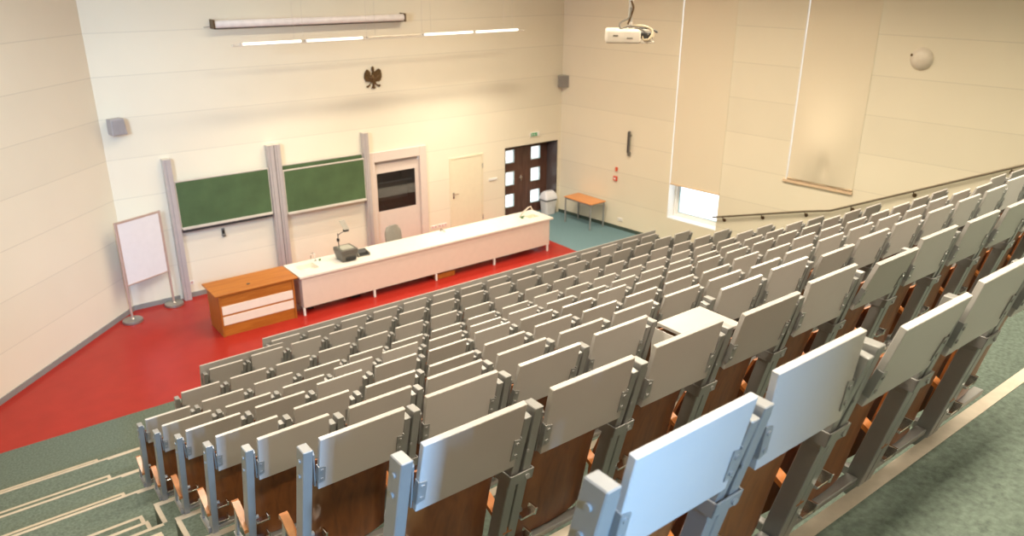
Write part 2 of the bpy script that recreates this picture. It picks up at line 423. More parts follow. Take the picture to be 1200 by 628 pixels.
def chalkboard(x0,x1,z0,z1,y,label,tray=True,dark=False):
    t = thing('chalkboard',label,'chalkboard',((x0+x1)/2,y,z0))
    put(MB().box(x0,x1,y-.012,y+.012,z0,z1),t,'writing_surface',m_board)
    f=.03
    put(MB().box(x0-.005,x1+.005,y-.018,y+.015,z1,z1+f,.003).box(x0-.02,x0,y-.018,y+.015,z0-f,z1+f,.003).box(x1,x1+.02,y-.018,y+.015,z0-f,z1+f,.003).box(x0,x1,y-.018,y+.015,z0-f,z0,.003),t,'frame',m_alurim)
    if tray:
        put(MB().box(x0,x1,y-.06,y+.0,z0-f-.012,z0-f).box(x0,x1,y-.065,y-.058,z0-f-.012,z0-f+.018),t,'chalk_tray',m_alurim)
    if dark:
        put(MB().box(x0,x1,y-.03,y+.02,z0-f-.075,z0-f-.015,.004),t,'lower_rail',m_dark)
    return t
chalkboard(-10.195,-8.322,1.56,2.495,-.11,'large green chalkboard on the left, between single and double posts',True,True)
chalkboard(-7.98,-6.09,1.48,2.395,-.125,'lower front green chalkboard on the right, beside the fume cupboard')
chalkboard(-7.98,-6.09,1.62,2.50,-.06,'green chalkboard behind the right one, only its top strip showing',False)
t = thing('sponge_holder','small dark sponge holder on the wall under the left chalkboard','holder',(-9.375,0,1.19))
put(MB().box(-9.405,-9.34,-.06,0,1.19,1.21).box(-9.405,-9.34,-.012,0,1.19,1.36).box(-9.405,-9.34,-.06,-.05,1.19,1.25),t,'bracket',m_grey)
put(MB().box(-9.395,-9.35,-.05,-.013,1.21,1.33,.008,2),t,'sponge',m_black)

# ------------------------------------------------------------------ mobile whiteboard
wb0 = Vector((-11.475,-.56,0)); wb1 = Vector((-10.60,-.205,0)); wd=(wb1-wb0); wl = wd.length; ang = math.atan2(wd.y,wd.x)
t = thing('mobile_whiteboard','white presentation board on two round-footed poles in the left corner','whiteboard',((wb0+wb1)/2),ang)
hx = wl/2
put2 = lambda mb,name,mm,par=None,sm=False: mb.build(name,mm,par or t,sm)
put2(MB().box(-hx+.03,hx-.03,-.012,.012,.76,1.98),'board',m_whiteboard)
put2(MB().box(-hx+.0,hx-.0,-.017,.017,1.98,2.02,.004).box(-hx+.0,hx-.0,-.017,.017,.735,.765,.004).box(-hx+.0,-hx+.035,-.017,.017,.76,1.985,.004).box(hx-.035,hx,-.017,.017,.76,1.985,.004),'frame',mat('rosy_aluminium',(.50,.36,.29),.4,metal=.3))
for s in (-1,1):
    put2(MB().tube([(s*(hx-.0),0,.03),(s*(hx-.0),0,2.02)],.022,12),'pole',mat('rosy_pole',(.52,.38,.32),.4,metal=.3),None,True)
    put2(MB().lathe([(.0,0),(.185,0),(.19,.015),(.18,.05),(.05,.065),(.03,.09),(0,.09)],32,(s*hx,0,0)),'round_base',mat('dull_steel_base',(.36,.34,.30),.3,metal=.7),None,True)

# ------------------------------------------------------------------ wooden desk
t = thing('lecturer_desk','orange cherry-wood desk with two pale stripes, left of the white bench','desk',(-9.57,-1.97,0))
put(MB().box(-10.37,-8.77,-2.36,-1.595,.832,.862,.003),t,'desktop',m_desk)
put(MB().tube([(-9.66,-2.12,.8625),(-9.66,-2.12,.866)],.035,14),t,'cable_grommet',m_dark,True)
put(MB().box(-10.30,-10.265,-2.335,-1.63,0,.832,.002),t,'side_panel',m_deskv)
put(MB().box(-8.885,-8.85,-2.335,-1.63,0,.832,.002),t,'side_panel',m_deskv)
fp = put(MB().box(-10.265,-8.885,-2.315,-2.28,0,.832,.002),t,'front_panel',m_desk)
put(MB().box(-10.262,-8.89,-2.327,-2.315,.435,.605,.002),t,'pale_stripe',m_cream)
put(MB().box(-10.262,-8.89,-2.327,-2.315,.225,.395,.002),t,'pale_stripe',m_cream)

# ------------------------------------------------------------------ long laboratory bench
bl,br,bf,bb,bh = -8.738,-2.252,-2.377,-1.552,.846
bt = thing('laboratory_bench','long white laboratory bench with two sinks in front of the boards','bench',((bl+br)/2,(bf+bb)/2,0))
S1 = (-8.575,-8.19,-2.085,-1.745); S2 = (-2.76,-2.44,-2.09,-1.85)
m = MB(); us=sorted({bl,br,S1[0],S1[1],S2[0],S2[1]}); 
for u0,u1 in zip(us,us[1:]):
    hole = S1 if u0>=S1[0]-1e-6 and u1<=S1[1]+1e-6 else S2 if u0>=S2[0]-1e-6 and u1<=S2[1]+1e-6 else None
    if hole:
        m.box(u0,u1,bf,hole[2],bh-.04,bh); m.box(u0,u1,hole[3],bb,bh-.04,bh)
    else: m.box(u0,u1,bf,bb,bh-.04,bh)
bmesh.ops.remove_doubles(m.bm, verts=m.bm.verts, dist=1e-4)
put(m,bt,'worktop',m_top)
for s in (S1,S2):
    x0,x1,y0,y1 = s
    x0+=.003; x1-=.003; y0+=.003; y1-=.003
    k = MB().box(x0,x1,y0,y1,bh-.11,bh-.10).box(x0,x0+.006,y0,y1,bh-.11,bh-.002).box(x1-.006,x1,y0,y1,bh-.11,bh-.002).box(x0,x1,y0,y0+.006,bh-.11,bh-.002).box(x0,x1,y1-.006,y1,bh-.11,bh-.002)
    so = put(k,bt,'sink',m_sink)
    put(MB().tube([((x0+x1)/2,(y0+y1)/2,bh-.0995),((x0+x1)/2,(y0+y1)/2,bh-.096)],.03,14),bt,'drain',m_steel,True,so)
put(MB().box(bl+.04,br-.09,bf+.03,bf+.05,.17,bh-.04,.002),bt,'front_panel',m_front)
put(MB().box(bl+.04,bl+.06,bf+.05,bb-.04,.17,bh-.04),bt,'end_panel',m_front)
put(MB().box(br-.11,br-.09,bf+.05,bb-.04,.17,bh-.04),bt,'end_panel',m_front)
put(MB().box(bl+.06,br-.11,bb-.06,bb-.04,.17,bh-.04),bt,'back_panel',m_front)
put(MB().box(bl+.06,br-.11,bf+.05,bb-.06,.17,.19),bt,'underside',m_front)
for x in (-8.69,-7.13,-5.60,-4.0,-2.385):
    for y in (bf+.05,bb-.07): put(MB().box(x-.02,x+.02,y-.02,y+.02,0,.17,.003),bt,'leg',m_wht)
def tap(x,y,dx,dy,name):
    p = [(x,y,bh),(x,y,bh+.13)]
    for k in range(1,7):
        a = PI*k/6*.75; p.append((x+dx*(1-math.cos(a))*.55, y+dy*(1-math.cos(a))*.55, bh+.13+.07*math.sin(a)))
    p.append((x+dx,y+dy,bh+.10))
    o = put(MB().tube(p,.012,8).lathe([(.0,0),(.028,0),(.028,.015),(.015,.03),(0,.03)],14,(x,y,bh)),bt,'tap',m_steel,True)
    put(MB().lathe([(0,0),(.022,0),(.026,.02),(.012,.035),(0,.035)],10,(x+.09,y-.02,bh)).tube([(x+.09,y-.02,bh+.03),(x+.09,y-.07,bh+.045)],.008,6),bt,'tap_handle',mat('green_tap_knob',(.06,.19,.07),.4),True,o)
tap(-8.11,-1.70,-.13,-.10,'tap'); 
# right-hand tap, an angular cream spout
p=[(-2.86,-1.86,bh),(-2.86,-1.86,bh+.05),(-2.60,-1.84,bh+.19),(-2.54,-1.85,bh+.20),(-2.50,-1.87,bh+.12)]
o=put(MB().tube(p,.018,8).lathe([(.0,0),(.035,0),(.03,.03),(0,.03)],12,(-2.86,-1.86,bh)),bt,'tap',mat('cream_tap',(.62,.52,.44),.3),True)
put(MB().lathe([(0,0),(.03,0),(.03,.03),(.015,.05),(0,.05)],10,(-2.90,-1.98,bh)).tube([(-2.97,-1.99,bh+.045),(-2.83,-1.97,bh+.045)],.014,6),bt,'tap_handle',mat('green_tap_lever',(.06,.17,.07),.4),True,o)
put(MB().lathe([(.0,0),(.022,0),(.018,.02),(0,.02)],10,(-4.99,-1.60,bh)).tube([(-4.99,-1.60,bh),(-4.99,-1.61,bh+.06),(-5.0,-1.80,bh+.035)],.009,8),bt,'gas_outlet',m_grey,True)

# ------------------------------------------------------------------ things on / under the bench
t = thing('overhead_projector','grey overhead projector with raised mirror arm standing on the white bench','overhead projector',(-7.55,-1.98,bh),.02)
m_ohp = mat('dark_warm_grey',(.11,.10,.082),.4)
fb=lambda x0,x1,y0,y1,z0,z1,k: [(x0+k,y0+k,z0),(x1-k,y0+k,z0),(x1-k,y1-k,z0),(x0+k,y1-k,z0),(x0,y0,z1),(x1,y0,z1),(x1,y1,z1),(x0,y1,z1)]
MB().hexa(fb(-.21,.21,-.21,.21,0,.18,.035),.012,2).build('body',m_ohp,t)
MB().box(-.22,.22,-.22,.22,.18,.275,.02,2).build('lid',m_ohp,t)
MB().box(-.15,.15,-.15,.15,.275,.279).build('stage_glass',mat('projector_stage',(.42,.40,.33),.15),t)
MB().box(-.10,.15,-.222,-.17,.03,.10,.004).build('vent',m_black,t)
t.scale=(.87,.87,.95)
a_=MB().tube([(-.16,.0,.19),(-.17,.0,.62)],.011,8).tube([(-.17,0,.58),(-.10,-.01,.62),(.02,-.02,.655)],.009,8)
a_.build('column',m_dark,t,True)
MB().box(-.20,-.145,-.03,.03,.44,.51,.01,2).build('focus_knob',m_black,t)
MB().box(-.02,.10,-.06,.04,.635,.675,.012,2).build('lens_head',m_dark,t)
MB().hexa([(-.03,-.075,.69),(.10,-.075,.69),(.10,-.065,.69),(-.03,-.065,.69),(-.09,.05,.88),(.05,.05,.88),(.05,.06,.88),(-.09,.06,.88)]).build('mirror',mat('projector_mirror',(.30,.27,.22),.5),t)
t = thing('document_tray','small open grey box with black inside, right of the overhead projector','box',(-7.16,-1.94,bh),-.12)
MB().box(-.13,.13,-.12,.12,0,.02,.004).box(-.13,-.105,-.12,.12,.02,.07).box(.105,.13,-.12,.12,.02,.07).box(-.105,.105,.09,.12,.02,.10).build('case',m_grey,t)
MB().box(-.1,.1,-.11,.085,.02,.035).hexa([(-.1,.03,.035),(.1,.03,.035),(.1,.085,.035),(-.1,.085,.035),(-.1,.07,.095),(.1,.07,.095),(.1,.088,.095),(-.1,.088,.095)]).build('insert',m_black,t)
t = thing('storage_box','flat brown wooden box on the red floor under the bench','box',(-5.34,-2.2,0))
MB().box(-.25,.25,-.1,.3,0,.09,.006).box(-.25,.25,-.105,-.1,.03,.06).build('crate',m_deskv,t)
MB().box(-.26,.26,-.11,.31,.09,.12,.006).build('lid',m_desk,t)
for (x,w,d,lb) in ((-7.46,.2,.25,'black box on the red floor under the left part of the bench'),(-8.45,.12,.2,'small black box on the floor beside the leftmost bench leg')):
    t = thing('floor_box',lb,'box',(x,-2.0,0))
    MB().box(-w/2,w/2,-d/2,d/2,0,.15,.01,2).build('case',m_black,t)
    MB().box(-w/2+.02,w/2-.02,-d/2-.006,-d/2,.05,.11).build('front_plate',m_dark,t)
# chair behind the bench
t = thing('office_chair','grey rounded-back chair behind the white bench, before the fume cupboard','chair',(-5.82,-1.02,0),.1)
def shell(u,v):
    x=(u-.5)*.44*(1-.28*max(0,v-.55)/.45); z=.55+.42*v; 
    if v>.75: z = .55+.42*v - .05*(2*abs(u-.5))**3
    return (x, .05+.09*(u-.5)**2*4*.5+.06*v, z)
MB().grid(shell,10,8,(0,.035,0)).build('backrest',m_chair,t,True)
MB().lathe([(0,.43),(.21,.43),(.23,.455),(.22,.485),(0,.49)],24,(0,-.16,0)).build('seat',m_chair,t,True)
MB().tube([(0,-.12,.1),(0,-.12,.43)],.025,10).tube([(0,.0,.45),(0,.11,.50),(0,.11,.62)],.018,8).build('column',m_dark,t,True)
b=MB()
for k in range(5):
    a=2*PI*k/5+.3; b.tube([(0,-.12,.1),(.27*math.cos(a),-.12+.27*math.sin(a),.05)],.018,8).lathe([(0,0),(.02,0),(.025,.02),(.02,.045),(0,.05)],10,(.27*math.cos(a),-.12+.27*math.sin(a),0))
b.build('five_star_base',m_dark,t,True)

# ------------------------------------------------------------------ front wall fittings
t = thing('wall_emblem','dark bronze spread-winged eagle emblem on the upper front wall','emblem',(-5.66,0,3.94))
EAGLE=[(-5.658,4.432),(-5.628,4.416),(-5.624,4.354),(-5.624,4.309),(-5.587,4.324),(-5.553,4.356),(-5.505,4.373),(-5.46,4.336),(-5.444,4.266),(-5.44,4.183),(-5.468,4.15),(-5.47,4.109),(-5.498,4.118),(-5.513,4.089),(-5.538,4.11),(-5.571,4.089),(-5.611,4.085),(-5.579,4.041),(-5.529,4.016),(-5.504,4.028),(-5.482,3.998),(-5.508,3.966),(-5.555,3.986),(-5.591,4.028),(-5.628,4.066),(-5.636,4.018),(-5.626,3.976),(-5.591,3.959),(-5.628,3.948),(-5.653,3.933),(-5.675,3.949),(-5.723,3.947),(-5.697,3.974),(-5.676,4.007),(-5.672,4.062),(-5.705,4.086),(-5.739,4.047),(-5.738,4.012),(-5.777,3.995),(-5.8,3.965),(-5.834,3.99),(-5.82,4.012),(-5.772,4.022),(-5.746,4.054),(-5.718,4.087),(-5.767,4.1),(-5.791,4.092),(-5.812,4.112),(-5.841,4.101),(-5.85,4.131),(-5.878,4.175),(-5.879,4.216),(-5.861,4.296),(-5.818,4.361),(-5.786,4.37),(-5.75,4.336),(-5.721,4.3),(-5.725,4.252),(-5.703,4.23),(-5.67,4.262),(-5.662,4.302),(-5.669,4.33),(-5.698,4.339),(-5.683,4.365),(-5.691,4.407)]
from mathutils.geometry import tessellate_polygon
m=MB(); fa=[m.bm.verts.new((x,-.034,z)) for x,z in EAGLE]; ba=[m.bm.verts.new((x,-.012,z)) for x,z in EAGLE]
for tri in tessellate_polygon([[Vector((x,z,0)) for x,z in EAGLE]]):
    m.bm.faces.new([fa[i] for i in tri]); m.bm.faces.new([ba[i] for i in tri][::-1])
for i in range(len(EAGLE)):
    k=(i+1)%len(EAGLE); m.bm.faces.new([fa[i],fa[k],ba[k],ba[i]])
put(m,t,'eagle_relief',m_bronze)
r=MB()
for s in (-1,1):
    for k in range(5):
        a=(-5.655+s*.05*1, -.036, 4.22-.02*k); e=(-5.655+s*(.10+.025*k if k<4 else .2), -.036, 4.12+.0*k+ (.05*k if s<0 else .048*k))
        r.tube([a,e],[.012,.006],6)
r.lathe([(0,-.02),(.05,-.01),(.06,.0),(.04,.012),(0,.016)],16,(-5.655,-.034,4.17),Matrix.Rotation(PI/2,3,'X'))
put(r,t,'feather_relief',m_bronze,True)
put(MB().box(-5.68,-5.64,-.012,0,4.1,4.3),t,'mount',m_bronze)
# exit sign
t = thing('exit_sign','small green and white emergency exit sign above the dark double door','sign',(-.94,0,2.29))
put(MB().box(-1.10,-.79,-.035,0,2.285,2.395,.004),t,'case',m_wht)
put(MB().box(-1.085,-.875,-.039,-.035,2.295,2.385),t,'pictogram_panel',m_greens)
pg=MB()
pg.box(-1.065,-1.045,-.041,-.039,2.305,2.375).box(-.985,-.955,-.041,-.039,2.335,2.355).box(-.99,-.975,-.041,-.039,2.31,2.335).box(-.96,-.945,-.041,-.039,2.31,2.338).lathe([(0,0),(.01,0),(.01,.002),(0,.002)],10,(-.965,-.039,2.367),Matrix.Rotation(PI/2,3,'X')).box(-.92,-.895,-.041,-.039,2.335,2.35).box(-1.03,-1.005,-.041,-.039,2.335,2.35)
put(pg,t,'pictogram',m_wht)
t = thing('door_plate','thin white nameplate on the front wall between the two doors','sign',(-2.33,0,1.30))
put(MB().box(-2.465,-2.20,-.02,0,1.285,1.35,.003),t,'plate',m_wht)
put(MB().box(-2.455,-2.21,-.0215,-.02,1.29,1.30),t,'holder_strip',m_alurim)
# sockets
def socket(x0,z0,n,label):
    t=thing('wall_socket',label,'socket',(x0,0,z0))
    put(MB().box(x0,x0+.085*n,-.012,0,z0,z0+.085,.004),t,'cover',m_wht)
    b=MB()
    for k in range(n): b.lathe([(0,0),(.028,0),(.028,.002),(0,.002)],16,(x0+.0425+.085*k,-.0135,z0+.0425),Matrix.Rotation(PI/2,3,'X'))
    put(b,t,'outlet',mat('socket_pink',(.62,.40,.34),.4),True)
socket(-10.19,.28,1,'small white socket on the front wall under the left chalkboard')
socket(-4.27,.32,2,'double wall socket beside the fume cupboard')
socket(-4.06,.32,3,'triple wall socket left of the cream door')
# speakers
t = thing('wall_speaker','small grey box speaker high in the right front corner','speaker',(-.05,-.1,3.52),-.6)
MB().box(-.14,.14,-.09,.09,0,.31,.01,2).build('cabinet',mat('speaker_grey',(.33,.30,.26),.5),t)
MB().box(-.125,.125,-.098,-.09,.015,.295,.004).build('grille',mat('speaker_grille',(.24,.22,.19),.7),t)
MB().box(-.03,.03,.09,.2,.12,.18).build('bracket',m_dark,t)
t = thing('wall_speaker','grey box speaker high on the left end of the front wall','speaker',(-11.05,-.14,3.56),.25)
MB().hexa([(-.15,-.09,0),(.13,-.09,0),(.13,.09,0),(-.15,.09,0),(-.15,-.09,.30),(.10,-.09,.30),(.10,.09,.30),(-.15,.09,.30)],.012,2).build('cabinet',mat('speaker_grey_left',(.36,.33,.33),.5),t)
MB().box(-.135,.09,-.098,-.09,.02,.28,.004).build('grille',mat('speaker_grille_left',(.30,.28,.28),.7),t)
MB().box(-.03,.03,.09,.15,.12,.18).build('bracket',m_dark,t)
# rolled projection screen
t = thing('projection_screen','long white rolled-up projection screen case high on the front wall','projection screen',(-6.97,-.2,5.45))
x0,x1=-9.07,-4.88
put(MB().lathe([(0,x0),(.07,x0+.002),(.075,x0+.02),(.075,x1-.02),(.07,x1-.002),(0,x1)],20,(0,-.15,5.455),Matrix(((0,0,1),(1,0,0),(0,1,0)))),t,'case',mat('screen_case_white',(.80,.74,.70),.35),True)
put(MB().box(x0-.02,x0+.012,-.24,0,5.37,5.545,.006).box(x1-.012,x1+.02,-.24,0,5.37,5.545,.006),t,'end_cap',m_bronze)
put(MB().box(x0+.02,x1-.02,-.185,-.145,5.362,5.382),t,'bottom_bar',mat('screen_slat_dark',(.07,.05,.035),.6))
put(MB().tube([(x0,-.1,5.42),(x0-.12,-.05,5.40),(x0-.14,-.02,5.40)],.006,6),t,'power_lead',m_grey,True)
# pendant wall-washer
t = thing('pendant_lamp','long slim pendant lamp of lit tubes hanging before the front wall','lamp',(-5.75,-1.3,5.16))
YL,ZL=-1.3,5.165; lx0,lx1=-9.09,-2.41
put(MB().box(lx0,lx1,YL-.04,YL+.035,ZL-.035,ZL-.012,.004).box(lx0,lx1,YL+.03,YL+.042,ZL-.03,ZL+.015).box(lx0-.05,lx0,YL-.03,YL+.03,ZL-.033,ZL,.006).box(lx1,lx1+.06,YL-.03,YL+.03,ZL-.033,ZL,.006),t,'housing',m_alurim)
def lampx(px):
    # world x along the lamp line for a picture column
    best=min(range(0,2001),key=lambda k: abs(proj((lx0+(lx1-lx0)*k/2000,YL,ZL))[0]-px)); return lx0+(lx1-lx0)*best/2000
segs=[(284,352,1),(359,424,1),(432,492,0),(497,553,1),(557,606,1)]
lampseg=[]
for a,b,on in segs:
    xa,xb=lampx(a),lampx(b)
    put(MB().tube([(xa,YL-.022,ZL+.008),(xb,YL-.022,ZL+.008)],.021,10),t,'lamp_tube',m_tube if on else m_tubeoff,True)
    put(MB().box(xa-.035,xa,YL-.035,YL+.02,ZL-.015,ZL+.03,.004).box(xb,xb+.035,YL-.035,YL+.02,ZL-.015,ZL+.03,.004),t,'tube_socket',m_alurim)
    if on: lampseg.append((xa,xb))
cb=MB()
for px in (345,356,430,440,495,505,590,600):
    x=lampx(px); cb.tube([(x,YL,ZL),(x,YL,ZC)],.003,5)
put(cb,t,'suspension_wire',m_alurim)

# ------------------------------------------------------------------ bin & table & right wall things
t = thing('swing_bin','white swing-top waste bin in front of the dark double door','bin',(-.35,.06,0))
def rr(w,d,z,r=.05):
    pts=[]
    for cx,cy,a0 in ((w-r,d-r,0),(-w+r,d-r,PI/2),(-w+r,-d+r,PI),(w-r,-d+r,1.5*PI)):
        for k in range(5): a=a0+PI/2*k/4; pts.append((cx+r*math.cos(a),cy+r*math.sin(a),z))
    return pts
def loft(secs):
    m=MB(); rings=[[m.bm.verts.new(p) for p in s] for s in secs]
    for a,b in zip(rings,rings[1:]):
        n=len(a)
        for k in range(n): m.bm.faces.new([a[k],a[(k+1)%n],b[(k+1)%n],b[k]])
    m.bm.faces.new(rings[0][::-1]); m.bm.faces.new(rings[-1]); return m
loft([rr(.165,.13,0),rr(.20,.16,.40)]).build('body',mat('bin_white',(.74,.70,.68),.35),t,True)
loft([rr(.208,.168,.40),rr(.21,.17,.435)]).build('rim_band',m_dark,t,True)
loft([rr(.215,.175,.435),rr(.215,.175,.47),rr(.19,.12,.60),rr(.13,.06,.66,.03)]).build('swing_lid',mat('bin_lid_white',(.78,.77,.80),.3),t,True)
# table
t = thing('side_table','small orange-topped table with grey steel legs by the right wall','table',(-.2,-1.27,0),.045)
MB().box(-.30,.26,-.55,.50,.70,.725,.004).build('tabletop',wood('orange_tabletop',(.62,.24,.07),(.72,.31,.11),.35,'y',5),t)
for sx in (-.27,.23):
    for sy in (-.50,.45): MB().tube([(sx,sy,0),(sx,sy,.70)],.022,10).build('leg',m_alu,t,True)
MB().box(-.28,.24,-.52,.47,.66,.70).build('apron',m_alu,t)
RROT = Matrix(((RU.x,RN.x,0),(RU.y,RN.y,0),(0,0,1))).to_euler().z   # local x along the wall towards the camera, y into room
RROT = math.atan2(RU.y,RU.x)
def rthing(name,label,cat,u,z,group=None): 
    return thing(name,label,cat,RW(u,z),RROT,group)
# local frame on right wall: x along wall (towards the back), y = out of the wall is -?  (rotate x->RU ; y->(-RU.y,RU.x))
YO = 1 if Vector((-RU.y,RU.x,0)).dot(RN)>0 else -1
def rbox(mb,x0,x1,o0,o1,z0,z1,bev=0): 
    a,b=sorted((YO*o0,YO*o1)); return mb.box(x0,x1,a,b,z0,z1,bev)
t = rthing('column_speaker','tall dark grey column speaker on the right wall above the red buttons','speaker',2.41,2.03)
rbox(MB(),-.028,.028,.05,.11,.08,.64,.008).build('cabinet',mat('column_grey',(.16,.155,.15),.5),t)
rbox(MB(),-.022,.022,.11,.115,.1,.62).build('grille',m_dark,t)
rbox(rbox(MB(),-.03,.03,0,.08,.0,.10,.006),-.02,.02,0,.05,.5,.54).build('bracket',m_grey,t)
t = rthing('fire_alarm_button','upper of two small red wall units, a plain tab under the column speaker','alarm',2.015,1.56)
rbox(MB(),-.035,.035,0,.04,0,.10,.006).build('case',m_redp,t); rbox(MB(),-.012,.012,.04,.044,.03,.07).build('marking',mat('orange_mark',(.75,.25,.1),.4),t)
t = rthing('fire_alarm_button','lower red wall unit with a pale centre under the column speaker','alarm',1.995,1.30)
rbox(MB(),-.06,.06,0,.05,0,.12,.008).build('case',m_redp,t); rbox(MB(),-.03,.03,.05,.054,.035,.085).build('press_plate',m_wht,t)
t = rthing('wall_socket','white double socket low on the right wall beyond the table','socket',2.22,.235)
rbox(MB(),-.08,.08,0,.02,0,.09,.004).build('cover',m_wht,t); rbox(rbox(MB(),-.06,-.02,.02,.022,.02,.07),.02,.06,.02,.022,.02,.07).build('outlet',m_cream,t)
t = rthing('dome_speaker','round pale wall speaker high at the right edge of the right wall','speaker',9.02,4.98)
rot = Matrix.Rotation(-YO*PI/2,3,'X')
MB().lathe([(0,0),(.20,0),(.205,.02),(.17,.07),(.10,.105),(0,.115)],28,(0,0,0),rot).build('dome',mat('dome_cream',(.74,.66,.55),.4),t,True)
MB().lathe([(0,0),(.025,0),(.025,.02),(0,.025)],12,(-.165,YO*.055,.06),rot).build('screw_cap',m_bronze,t,True)

# windows (structure) -------------------------------------------------
def window(i,u0,u1,z0,z1,dep=.32):
    w = bpy.data.objects.new('window_%d'%i,None); C.objects.link(w); struct(w); w.location=RW(u0,z0); w.rotation_euler=(0,0,RROT)
    L=u1-u0; Hh=z1-z0
    rv=MB(); d=-YO*dep
    rv.quad((0,0,0),(0,d,0),(0,d,Hh),(0,0,Hh)).quad((L,0,0),(L,d,0),(L,d,Hh),(L,0,Hh)).quad((0,0,0),(L,0,0),(L,d,0),(0,d,0)).quad((0,0,Hh),(L,0,Hh),(L,d,Hh),(0,d,Hh))
    rv.build('reveal',m_frame,w)
    f=MB(); t_=.07
    a,b=-dep,-dep-.07
    for (p,qq,r,s) in ((0,t_,0,Hh),(L-t_,L,0,Hh),(t_,L-t_,0,t_),(t_,L-t_,Hh-t_,Hh)): rbox(f,p,qq,a+.05,b,r,s,.004)
    rbox(f,t_,L-t_,a,b,2.9,2.97)
    f.build('window_frame',m_frame,w)
    sf=MB()
    for (p,qq,r,s) in ((t_,t_+.05,t_,2.9),(L-t_-.05,L-t_,t_,2.9),(t_+.05,L-t_-.05,t_,t_+.05),(t_+.05,L-t_-.05,2.85,2.9)): rbox(sf,p,qq,a+.02,b+.01,r,s,.004)
    sf.build('casement',m_frame,w)
    sl=MB(); 
    for (p,qq,r,s) in ((t_+.05,t_+.062,t_+.05,2.85),(t_+.062,L-t_-.05,t_+.05,t_+.06),(-.0,.006,0,Hh)): rbox(sl,p,qq,a+.022,a+.0,r,s)
    sl.build('gasket',mat('teal_gasket_%d'%i,(.10,.30,.36),.5),w)
    rbox(MB(),t_,L-t_,-dep-.03,-dep-.036,t_,Hh-t_).build('glass_pane',m_glass,w)
    rbox(MB(),-.0,L,.0,-dep+.05,-.001,.025,.004).build('window_sill',m_frame,w)
    return w
window(1,*W1); window(2,*W2)
# outer face: pale neighbouring building seen through the low window
nb = MB()
pb = RW(6,0,-9)
for k in range(6):
    for j in range(5):
        o = RW(-2+3.2*k, -1+3*j, -9)
        nb.prism([o, o+RU*3.15, o+RU*3.15+Vector((0,0,2.95)), o+Vector((0,0,2.95))], -RN*.3)
tag(nb.build('neighbour_building', mat('pale_facade',(.86,.88,.90),.8)),'pale building facade outside the low window','building')
# roller blinds
def blind(u0,u1,zb,label,bulge):
    t = rthing('roller_blind',label,'blind',(u0+u1)/2,zb)
    L=u1-u0; top=6.9-zb
    def f(u,v):
        x=-L/2+L*u; z=top*v
        out=.02
        if bulge:
            b=math.exp(-((z-.8)/.75)**2)*math.sin(PI*u)**1.5*.17+.05*math.sin(PI*u)*math.exp(-z/2.5)*(1-math.exp(-z/.3))
            crease=-.05*math.exp(-((u-.56)/.06)**2)*math.exp(-((z-.35)/.22)**2)
            out+= b+crease+.02*math.sin(3*PI*u)*math.exp(-(z/1.2)**2)
        return (x,YO*out,z)
    MB().grid(f,24,60,(0,YO*.004,0)).build('fabric',m_blind,t,True)
    rbox(MB(),-L/2,L/2,.01,.045,-.035,.0,.006).build('bottom_bar',mat('blind_bar',(.66,.50,.33),.5),t)
    MB().tube([(-L/2-.02,YO*.06,top),(L/2+.02,YO*.06,top)],.045,14).build('roller_tube',m_alurim,t,True)
    return t
blind(3.72,5.10,1.575,'cream roller blind left of the other, hanging just above the open window bottom',False)
blind(6.722,8.16,2.30,'cream billowing roller blind hanging to the sill above the handrail',True)
sl=MB(); sl.prism([RW(6.63,2.19),RW(8.165,2.19),RW(8.165,2.19,.05),RW(6.63,2.19,.05)],(0,0,.05)); struct(sl.build('trim_41',mat('sill_wood',(.68,.50,.33),.5)))
sl=MB(); sl.prism([RW(6.675,2.24),RW(6.70,2.24),RW(6.70,2.24,.012),RW(6.675,2.24,.012)],(0,0,4.7)); struct(sl.build('trim_42',m_frame))

# handrail
t = thing('handrail','dark steel handrail climbing the right wall under the blinds','handrail',RW(5.04,1.0))
O=.09
pts=[RW(5.03,1.0,O),RW(7.22,1.633,O),RW(7.80,1.78,O),RW(9.45,2.567,O),RW(15.5,5.46,O)]
m=MB().tube([Vector(p) for p in pts],.022,12); m.xf(Matrix.Translation(-t.location)); m.build('rail',mat('dark_steel_rail',(.21,.17,.12),.3,metal=.7),t,True)
for u,z in ((5.30,1.075),(6.26,1.355),(7.26,1.645),(8.22,1.98),(9.36,2.525),(10.9,3.26),(12.5,4.02)):
    m=MB().tube([RW(u,z-.02,O),RW(u,z-.08,O-.01),RW(u,z-.10,.01)],.011,8).tube([RW(u,z-.10,.0),RW(u,z-.10,.012)],.042,14)
    m.xf(Matrix.Translation(-t.location)); m.build('bracket',m_bronze,t,True)

# ceiling projector on its pole
t = thing('ceiling_projector','white ceiling-hung projector with looping cables at the top of the room','projector',(-6.69,-8.945,5.65),-.74)
MB().hexa([(-.33,-.20,0),(.10,-.20,0),(.10,.2,0),(-.33,.2,0),(-.33,-.20,.165),(.10,-.20,.165),(.10,.2,.165),(-.33,.2,.165)],.03,3).build('body',mat('projector_white',(.72,.66,.58),.35),t,True)
MB().box(.10,.27,-.17,.2,.005,.03,.006).box(.10,.27,.1,.2,.03,.15,.01).box(.10,.25,-.17,-.15,.03,.06).build('rear_shroud',mat('projector_white_rear',(.66,.60,.52),.4),t)
MB().box(.10,.18,-.15,.1,.03,.13,.01).box(.18,.26,-.05,.1,.03,.12,.01).build('connector_bay',m_dark,t)
MB().box(-.24,-.18,-.206,-.198,.085,.105).box(-.07,.0,-.206,-.198,.06,.075).box(-.28,-.2,-.15,-.1,.163,.167).build('label_plate',m_grey,t)
MB().box(-.12,.06,-.09,.09,.15,.175,.005).box(-.05,.0,-.03,.03,.175,.24,.005).build('mount_plate',m_cream,t)
